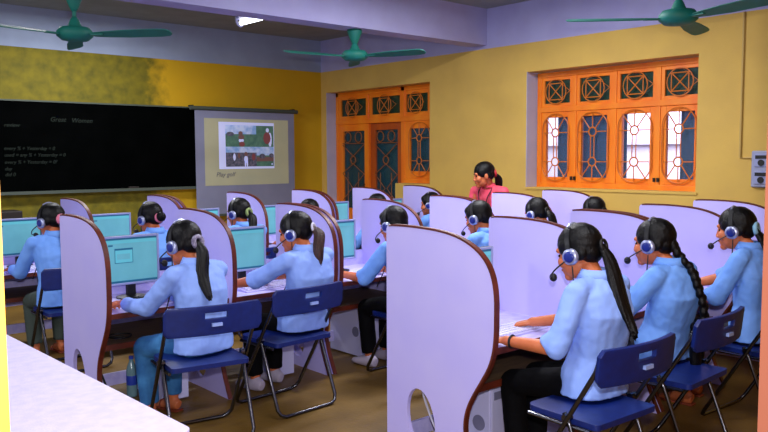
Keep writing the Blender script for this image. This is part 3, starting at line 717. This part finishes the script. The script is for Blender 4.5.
def ellh(bm, c, r, rot=None, n=14): return ell(bm, c, tuple(v * 1.07 for v in r), rot, n)
def person(name, label, loc, rz=0, group='pupils at the computers', head=(0, .20, 1.065), hyaw=0, hpitch=-14, shirt=shirt_m, pants=black_m, lsleeve='long', shoe='sandal',
           lw=(-.15, .50, .705), rw=(.12, .49, .705), hair='pony', tie=None, hairmat=hair_m, vox=.006, stand=False, ponyl=.3, ponyx=0, band=None, arm=.235, shoulder=.165, lean=0., female=True, face=True, feet=.36, hd=None, pole=.3):
    t = thing(name, label, 'person', loc, rz, group); V0 = V((0, 0, 0))
    hc = V(head); HM = M.Translation(hc) @ M.Rotation(R(hyaw), 4, 'Z') @ M.Rotation(R(hpitch), 4, 'X'); HR = HM.to_3x3()
    HSC = 1.07; HM = HM @ M.Scale(HSC, 4); H = lambda *a: HM @ V(a)
    nb = V((hc.x * .6, hc.y - .085, hc.z - .105)) if not stand else hc + V((0, -.07, -.12))
    ch = nb + V((0, -.05, -.15)) if not stand else nb + V((0, -.08, -.14))
    if stand: pel = V((0, 0, .90)); zseat = 0
    else: pel = V((0, 0, .53))
    wst = pel.lerp(ch, .42) + V((0, .0, 0))
    sh = {s: nb + V((s * shoulder, -.02, -.045)) for s in (-1, 1)}
    wr_ = {-1: V(lw), 1: V(rw)}; L1, L2 = .265, arm
    for s in (-1, 1):
        d = wr_[s] - sh[s]
        if d.length > (L1 + L2) * .985: wr_[s] = sh[s] + d.normalized() * (L1 + L2) * .985
    el = {s: ik(sh[s], wr_[s], L1, L2, (s * pole, -.25, -1)) for s in (-1, 1)}
    hip = {s: pel + V((s * .085, .01, -.015)) for s in (-1, 1)}
    if stand:
        kn = {s: V((s * .09, .03, .48)) for s in (-1, 1)}; an = {s: V((s * .09, -.02, .075)) for s in (-1, 1)}
    else:
        kn = {-1: V((-.11, .39, .445)), 1: V((.10, .40, .445))}; an = {-1: V((-.10, feet, .085)), 1: V((.11, feet + .05, .085))}
    # body: one continuous surface
    bm = B()
    loft(bm, [(pel + V((0, 0, -.07)), .13, .085), (pel, .15, .10), (wst, .115, .08), (ch, .135, .09), (nb + V((0, -.02, -.05)), .12, .065), (nb + V((0, -.005, .0)), .05, .05)])
    capsule(bm, nb + V((0, -.01, -.02)), .05, H(0, -.03, -.06), .047)
    for s in (-1, 1):
        capsule(bm, sh[s] - V((s * .03, 0, 0)), .047, el[s], .037); capsule(bm, el[s], .037, wr_[s], .024)
        fd = (wr_[s] - el[s]).normalized(); fd = (fd + V((-s * .18, .15, -.10)) if hd is None else fd + V(hd)).normalized()
        hand(bm, wr_[s], fd, (0, 0, -1) if not stand else (-s, 0, -.2), -1 if s > 0 else 1, .42)
        capsule(bm, hip[s], .075, kn[s], .05); capsule(bm, kn[s], .05, an[s], .034)
        a = an[s]; loft(bm, [(a + V((0, -.05, -.045)), .026, .03), (a + V((0, 0, -.03)), .032, .05), (a + V((0, .07, -.052)), .038, .03), (a + V((0, .12, -.062)), .04, .02), (a + V((0, .165, -.068)), .03, .014)], 12)
    ellh(bm, H(0, -.008, .028), (.074, .094, .086), HR, 20); ellh(bm, H(0, .022, -.042), (.057, .066, .062), HR, 18); ellh(bm, H(0, .072, -.086), (.024, .02, .02), HR)
    ellh(bm, H(0, .062, -.055), (.036, .032, .034), HR, 12); capsule(bm, H(0, .086, .016), .009, H(0, .099, -.022), .012, n=10); ellh(bm, H(-.012, .094, -.026), (.01, .011, .008), HR, 8); ellh(bm, H(.012, .094, -.026), (.01, .011, .008), HR, 8)
    ellh(bm, H(0, .083, -.052), (.024, .012, .013), HR, 10); capsule(bm, H(-.036, .074, .033), .014, H(.036, .074, .033), .014, n=10)
    for s in (-1, 1):
        ellh(bm, H(s * .036, .058, -.02), (.03, .03, .03), HR, 10); ellh(bm, H(s * .077, -.008, -.005), (.01, .02, .03), HR, 10)
    obj('body', fuse(bm, vox, 3), skin_m, t)
    if band:
        d_ = (wr_[-1] - el[-1]).normalized(); s_, u_ = frame_axes(d_, V((0, 0, 1))); c_ = el[-1].lerp(wr_[-1], .88)
        bm = B(); tube(bm, [c_ + (s_ * math.cos(a) + u_ * math.sin(a)) * .0275 for a in (2 * math.pi * k / 16 for k in range(16))], .006, 8, closed=True); obj('wristband', bm, band, t, smooth=True)
    if face:
        for s in (-1, 1):
            bm = B(); ellh(bm, H(s * .031, .0765, .010), (.013, .007, .006), HR, 10); obj('eye', bm, eye_m, t, smooth=True)
            bm = B(); tube(bm, [H(s * .014, .0875, .030), H(s * .031, .0865, .036), H(s * .048, .076, .031)], .003, 6); obj('eyebrow', bm, hair_m, t)
        bm = B(); ellh(bm, H(0, .089, -.053), (.021, .009, .0085), HR, 12); obj('lips', bm, lip_m, t, smooth=True)
    # shirt
    bm = B(); hem = pel + V((0, -.0, -.062 if not stand else -.12))
    loft(bm, [(hem, .185, .132), (pel + V((0, 0, .03)), .178, .125), (wst, .150, .105), (ch, .168, .116), (nb + V((0, -.03, -.07)), .172, .095), (nb + V((0, -.015, -.022)), .115, .075), (nb + V((0, -.005, .006)), .062, .06)], 20, power=2.3)
    for s in (-1, 1):
        tr = nb + V((s * .05, -.015, -.035)); capsule(bm, tr, .058, sh[s], .056)
        k = .93 if lsleeve != 'rolled' else .82
        if lsleeve == 'long':
            capsule(bm, sh[s], .056, el[s], .051); capsule(bm, el[s], .051, el[s].lerp(wr_[s], .86), .038, flat1=True)
        else:
            e = sh[s].lerp(el[s], .98); capsule(bm, sh[s], .056, e, .055); capsule(bm, sh[s].lerp(el[s], .8), .056, el[s].lerp(wr_[s], .16), .055, flat1=True)
    so = obj('shirt', fuse(bm, max(vox, .007), 4, .5, .006 if vox < .008 else .004), shirt, t)
    bm = B(); rings = []
    for k in range(23):   # turned-down collar, open at the throat
        a = R(-250 + 320 * k / 22); cx, sy = math.cos(a), math.sin(a); c = nb + V((0, -.006, 0))
        rings.append([bm.verts.new(c + V((cx * .056, sy * .056, .044))), bm.verts.new(c + V((cx * .066, sy * .064, .047))), bm.verts.new(c + V((cx * .088, sy * .086, .000))), bm.verts.new(c + V((cx * .078, sy * .078, -.004)))])
    for a, b in zip(rings, rings[1:]):
        for k in range(4): bm.faces.new((a[k], a[(k + 1) % 4], b[(k + 1) % 4], b[k]))
    bm.faces.new(rings[0]); bm.faces.new(rings[-1][::-1]); obj('collar', bm, shirt, so, smooth=True)
    # trousers
    bm = B(); loft(bm, [(pel + V((0, -.02, -.083)), .14, .10), (pel + V((0, -.01, .0)), .165, .115), (pel.lerp(wst, .6), .140, .098)], 18)
    for s in (-1, 1):
        hem_ = kn[s].lerp(an[s], .93); capsule(bm, hip[s], .082 if not stand else .09, kn[s], .062); capsule(bm, kn[s], .062, hem_, .056, flat1=True)
    obj('trousers', fuse(bm, max(vox, .008), 4, .5, .004), pants, t)
    for s in (-1, 1):
        a = an[s]; zz = -.085 - 0
        if shoe == 'sandal':
            bm = B(); pts = [(x + a.x, y + a.y) for x, y in ((-.03, -.06), (.03, -.06), (.036, .03), (.045, .12), (.03, .18), (0, .192), (-.03, .18), (-.045, .12), (-.036, .03))]
            sd = obj('sandal', prism(bm, pts, .014, 'xy', .0), sole_m, t, bevel=.004)
            bm = B(); tube(bm, [a + V((-.045, .08, -.075)), a + V((-.025, .085, -.03)), a + V((.025, .085, -.03)), a + V((.045, .08, -.075))], .007, 6); obj('strap', bm, sole_m, sd)
        else:
            bm = B(); loft(bm, [(a + V((0, -.068, -.04)), .03, .035), (a + V((0, -.01, -.025)), .040, .058), (a + V((0, .07, -.045)), .046, .038), (a + V((0, .13, -.056)), .047, .027), (a + V((0, .185, -.062)), .03, .018)], 12)
            obj('shoe', fuse(bm, .007, 3), shoe_m, t)
    # hair
    bm = B(); ellh(bm, H(0, -.016, .044), (.085, .102, .092), HR, 22); ellh(bm, H(0, -.060, .006), (.064, .050, .060), HR, 16)
    for s in (-1, 1): ellh(bm, H(s * .060, .008, .036), (.025, .050, .046), HR, 14); ellh(bm, H(s * .066, -.036, .006), (.018, .036, .038), HR, 12)
    if hair == 'short': ellh(bm, H(0, .032, .074), (.070, .058, .040), HR, 14)
    ho = obj('hair', fuse(bm, max(vox * .8, .005), 7, .5, .0015, 40), hair_m, t)
    if hair in ('pony', 'low', 'braid', 'bun', 'long'):
        base = H(0, -.112, .012) if hair == 'pony' else H(0, -.100, .0); bm = B(); dirb = HR @ V((0, -1, .1)); rnd = random.Random(len(label))
        if hair == 'braid':
            pts = smooth_path([base, base + V((.005, -.025, -.05)), V((base.x + .01, nb.y - .125, nb.z - .02)), V((base.x + .01, nb.y - .155, nb.z - .09)), V((base.x + .01, ch.y - .138, ch.z - .03)), V((base.x + .015, ch.y - .142, ch.z - .12)), V((base.x + .015, wst.y - .138, wst.z + .0)), V((base.x + .015, wst.y - .145, wst.z - .06))], 4)
            for i, p in enumerate(pts[:-1]):
                q = pts[i + 1]; sgn = 1 if i % 2 else -1; ell(bm, p + V((sgn * .008, 0, 0)), (.024, .022, .026), None, 10)
            tail = pts[-1]
            for k in range(10): a = 2 * math.pi * k / 10; tube(bm, smooth_path([tail + V((.008 * math.cos(a), .006 * math.sin(a), .01)), tail + V((.028 * math.cos(a), .02 * math.sin(a), -.05)), tail + V((.022 * math.cos(a) + .01, .015 * math.sin(a), -.17 - .02 * (k % 3)))], 4), [.011] * 8 + [.004], 6)
            obj('braid', fuse(bm, .006, 2), hairmat, ho, smooth=True); tb_ = tail + V((0, 0, .02)); bm = B(); ring_r = .02
            ell(bm, tb_, (.022, .021, .014)); obj('hair_tie', bm, tie or tiered_m, ho, smooth=True)
        elif hair == 'bun':
            ell(bm, base + dirb * .03, (.04, .035, .04)); obj('bun', fuse(bm, .006, 2, .5, .003, 50), hairmat, ho, smooth=True); bm = B(); tube(bm, [base + HR @ V((.034 * math.cos(a), -.005, .034 * math.sin(a))) for a in (2 * math.pi * k / 14 for k in range(14))], .011, 8, closed=True); obj('hair_tie', bm, tie or tiepink_m, ho, smooth=True)
        else:
            def back(z): return (nb.y - .075) + ((ch.y - .112) - (nb.y - .075)) * min(1.3, max(0, (nb.z - .03 - z) / (nb.z - .03 - ch.z)))
            for k in range(16):
                a = 2 * math.pi * k / 16 * 1.62; q = math.sqrt((k + .5) / 16); ox, oz = .022 * q * math.cos(a), .018 * q * math.sin(a); L = ponyl * rnd.uniform(.86, 1.03)
                mid = base + dirb * (.05 + oz) + V((ox * 1.3, 0, -L * .25)); yb = min(nb.y - .10, base.y - .05)
                low = V((base.x + ox * 1.5 + ponyx * .6, min(base.y - .05 - oz, mid.y), base.z - L * .62)); end = V((base.x + ox * .8 + ponyx, low.y + .0 + oz, base.z - L))
                for q in (mid, low, end):
                    if q.z < nb.z + .04: q.y = min(q.y, back(q.z) - .018 - abs(oz) - .4 * oz)
                tube(bm, smooth_path([base + HR @ V((ox * .5, .0, oz * .5)), mid, low, end], 4), [.012, .0125, .013, .0135, .014, .014, .014, .013, .012, .011, .009, .006, .003], 7)
            obj('ponytail', fuse(bm, .0045, 2, .5), hairmat, ho, smooth=True)
            bm = B(); ring_r = .026 if tie in (None, rub_m, tiewhite_m) else .032
            tube(bm, [base + dirb * .012 + HR @ V((ring_r * math.cos(a), .0, ring_r * math.sin(a))) for a in (2 * math.pi * k / 14 for k in range(14))], .008 if tie in (None, rub_m, tiewhite_m) else .014, 8, closed=True); obj('hair_tie', bm, tie or rub_m, ho, smooth=True)
    hm = M.Translation(V(loc)) @ M.Rotation(rz, 4, 'Z') @ HM
    return t, hm

CH = None
def chair(x, y, rz, label):
    global CH
    if CH is None: CH = make_chair(label); CH.location = (x, y, 0); CH.rotation_euler = (0, 0, rz)
    else: dup(CH, (x, y, 0), rz, label)
def pupil(label, hlabel, clabel, x, y, top=1.19, crz=0., cdx=0, cdy=0, chairy=-.17, boom=True, **k):
    """x, y: where the head is; the hips sit .2 behind it"""
    hx = k.pop('hx', 0); lean = k.pop('ln', .2)
    k.setdefault('head', (hx, lean, top - .135))
    rz = k.get('rz', 0); ox, oy = x - (hx * math.cos(rz) - lean * math.sin(rz)), y - (hx * math.sin(rz) + lean * math.cos(rz))
    t, hm = person('person', label, (ox, oy, 0), **k)
    headset(hlabel, hm, boom)
    chair(ox + cdx, oy + chairy + cdy, crz, clabel)

# nearest row
pupil('girl in a pale blue shirt with a long straight ponytail, at the nearest carrel', 'headset of the nearest girl, blue earcup over a long straight black ponytail', 'blue folding chair under the nearest girl with black trousers',
      3.03, 2.08, 1.23, ln=.09, crz=R(-3), cdx=-.15, cdy=-.13, shirt=shirt2_m, lsleeve='rolled', hair='pony', ponyl=.40, vox=.0045, hpitch=-16, hyaw=6, lw=(-.28, .29, .695), rw=(.08, .42, .71), arm=.26, ponyx=-.015, band=rub_m, tie=rub_m)
pupil('girl in a light blue shirt with one long braid, second in the nearest row', 'headset of the girl with the braid, its microphone held before her mouth', 'blue folding chair behind the girl with the braid',
      3.84, 2.16, 1.205, ln=.06, crz=R(2), cdx=-.14, cdy=-.20, pants=navy_m, hair='braid', vox=.0045, hpitch=-6, hyaw=6, lw=(-.22, .34, .70), rw=(.12, .42, .71))
pupil('girl in a light blue shirt with a pale blue scrunchie, third in the nearest row', 'headset of the girl with the pale blue scrunchie, by the socket box', 'blue folding chair of the third nearest row girl, partly cut by the right frame',
      4.62, 2.07, 1.235, ln=.12, crz=R(-3), cdx=-.06, cdy=-.1, pants=navy_m, hair='low', tie=tieblue_m, ponyl=.34, vox=.0045, hpitch=-8, hyaw=8, lsleeve='rolled', lw=(-.20, .36, .71), rw=(.04, .46, .715), ponyx=.02)
# middle row
pupil('girl in a pale blue shirt and blue jeans with a silver scrunchie', 'headset of the girl in jeans with the silver scrunchie', 'blue folding chair under the girl in blue jeans',
      2.03, 4.07, 1.185, ln=.15, rz=R(14), crz=R(-9), cdx=-.10, cdy=-.13, shirt=shirt2_m, pants=jeans_m, hair='low', tie=hair_tie_m, ponyl=.30, ponyx=-.07, vox=.0055, hyaw=2, hpitch=-12, lw=(-.20, .46, .71), rw=(.14, .47, .71))
pupil('girl in a pale blue shirt with a reddish brown ponytail and white clip', 'headset of the girl with the reddish brown ponytail', 'blue folding chair under the girl with the reddish brown ponytail',
      2.80, 4.06, 1.20, ln=.06, rz=R(8), crz=R(4), cdx=-.13, cdy=-.07, shirt=shirt2_m, pants=black_m, hair='pony', hairmat=hairb_m, tie=tiewhite_m, ponyl=.22, ponyx=-.03, lsleeve='rolled', band=hs_m, vox=.0055, hyaw=24, hpitch=-12, lw=(-.30, .45, .71), rw=(.08, .49, .71), shoe='shoe')
pupil('short haired pupil in a blue shirt and black trousers beside the tall near panel', 'headset of the short haired pupil beside the tall near panel', 'blue folding chair half hidden behind the tall near panel',
      3.70, 4.12, 1.19, hair='short', lsleeve='rolled', band=rub_m, vox=.007, hyaw=10, hpitch=-14, lw=(-.30, .45, .71), rw=(.08, .49, .71), shoe='shoe', cdx=.02)
pupil('short haired pupil in a blue shirt seated directly below the standing woman', 'headset of the short haired pupil below the standing woman', 'blue folding chair of the pupil below the standing woman',
      4.5, 4.02, 1.20, hair='short', vox=.008, hyaw=14, hpitch=-16)
pupil('dark haired pupil seen over the middle row panel, fifth from its left end', 'headset of the fifth pupil in the middle row', 'blue folding chair of the fifth pupil in the middle row', 5.3, 4.07, 1.19, hair='low', vox=.008, hpitch=-18, ponyl=.24)
pupil('dark haired pupil whose head top just shows under the orange window', 'headset of the pupil under the orange window', 'blue folding chair of the pupil under the orange window', 6.1, 4.04, 1.17, hair='low', vox=.008, hpitch=-12, ponyl=.24)
# far row
pupil('girl in a blue shirt and olive trousers at the far left under the blackboard', 'headset of the girl in olive trousers at the far left', 'blue folding chair of the girl in olive trousers', 1.94, 6.08, 1.205, hair='low', tie=tiepink_m, ponyl=.42, pants=olive_m, vox=.007, hyaw=22, hpitch=-10, cdx=.03, cdy=-.12, lw=(-.22, .46, .70), rw=(.08, .5, .71), hx=.0)
pupil('pupil with a pink scrunchie seated in front of the blackboard', 'headset with microphone of the pink scrunchie pupil', 'blue folding chair of the pink scrunchie pupil', 2.70, 6.0, 1.185, hair='bun', tie=tiepink_m, vox=.008, hyaw=16, hpitch=-10)
pupil('pupil with a green scrunchie seated below the projector screen', 'headset of the green scrunchie pupil', 'blue folding chair of the green scrunchie pupil', 3.53, 6.0, 1.185, hair='low', tie=tiegreen_m, ponyl=.24, vox=.008, hyaw=20, hpitch=-8)
pupil('dark haired pupil whose head top shows over the double middle row panel', 'headset of the pupil behind the double middle row panel', 'blue folding chair of the pupil behind the double panel', 4.36, 6.08, 1.14, hair='low', vox=.008, hpitch=-18, ponyl=.24)
pupil('blue shirted pupil in front of the door, head bent low', 'headset of the pupil in front of the door', 'blue folding chair of the pupil in front of the door', 5.16, 6.0, 1.165, hair='short', vox=.008, hpitch=-20, hyaw=10, lw=(-.30, .45, .71))
pupil('pupil in the far row beside the window wall, left of the standing woman', 'headset of the far row pupil left of the standing woman', 'blue folding chair of the far row pupil left of the standing woman', 5.98, 6.05, 1.155, hair='short', vox=.008, hyaw=30, hpitch=-8)
# the standing woman
tch, hm = person('person', 'standing woman in a pink shirt with a dark lanyard, leaning by the yellow wall', (6.12, 5.26, 0), rz=R(92), group=None, stand=True, head=(.0, .16, 1.355), hyaw=-38, hpitch=-12, shirt=pink_m, pants=black_m, hair='low', tie=tiered_m, ponyl=.28, vox=.006, lw=(-.20, .30, .86), rw=(.20, .30, .86), shoe='shoe', shoulder=.19)
bm = B(); tube(bm, smooth_path([(.05, .07, 1.275), (.078, .13, 1.215), (.058, .172, 1.13), (.0, .155, .98), (-.058, .172, 1.13), (-.078, .13, 1.215), (-.05, .07, 1.275)], 6), .007, 6); obj('lanyard', bm, mat('dark_red_ribbon', (96, 12, 36), .6), tch, smooth=True)

# ------------------------------------------------------------------ light
def area(name, loc, rot, size, energy, c=(1, 1, 1), sy=None):
    l = bpy.data.lights.new(name, 'AREA'); l.size = size; l.energy = energy; l.color = c
    if sy: l.shape = 'RECTANGLE'; l.size_y = sy
    o = bpy.data.objects.new(name, l); COL.objects.link(o); o.location = loc; o.rotation_euler = rot; return o
fl = bpy.data.lights.new('camera_flash', 'POINT'); fl.energy = 270; fl.shadow_soft_size = .03; fl.color = (1, .96, 1)
fo = bpy.data.objects.new('camera_flash', fl); COL.objects.link(fo); fo.location = (.03, -.02, 1.75)
area('fill_light', (2.2, 1.7, 3.2), (0, 0, 0), 1.6, 60, (.95, .95, 1), .3)  # this and the next three: unseen fill lights added to lift the ambient level
area('fill_light', (4.6, 4.4, 3.2), (0, 0, 0), 1.6, 120, (.95, .95, 1), .3)
area('fill_light', (3.0, 7.9, 3.2), (0, 0, 0), 1.6, 90, (.95, .95, 1), .3)
area('fill_light', (-.6, 5.0, 3.2), (0, R(-35), 0), 1.6, 90, (.95, .95, 1), .3)  # added fill that brightens the left end panel of the middle row
area('daylight', (8.6, 5, 4.4), (0, R(-60), 0), 5, 700, (.95, .97, 1))
w = bpy.data.worlds.new('sky'); bpy.context.scene.world = w; w.use_nodes = True
w.node_tree.nodes['Background'].inputs[0].default_value = (.72, .76, 1, 1); w.node_tree.nodes['Background'].inputs[1].default_value = .7
vs = bpy.context.scene.view_settings; vs.view_transform = 'Standard'; vs.look = 'None'; vs.exposure = 0; vs.gamma = 1
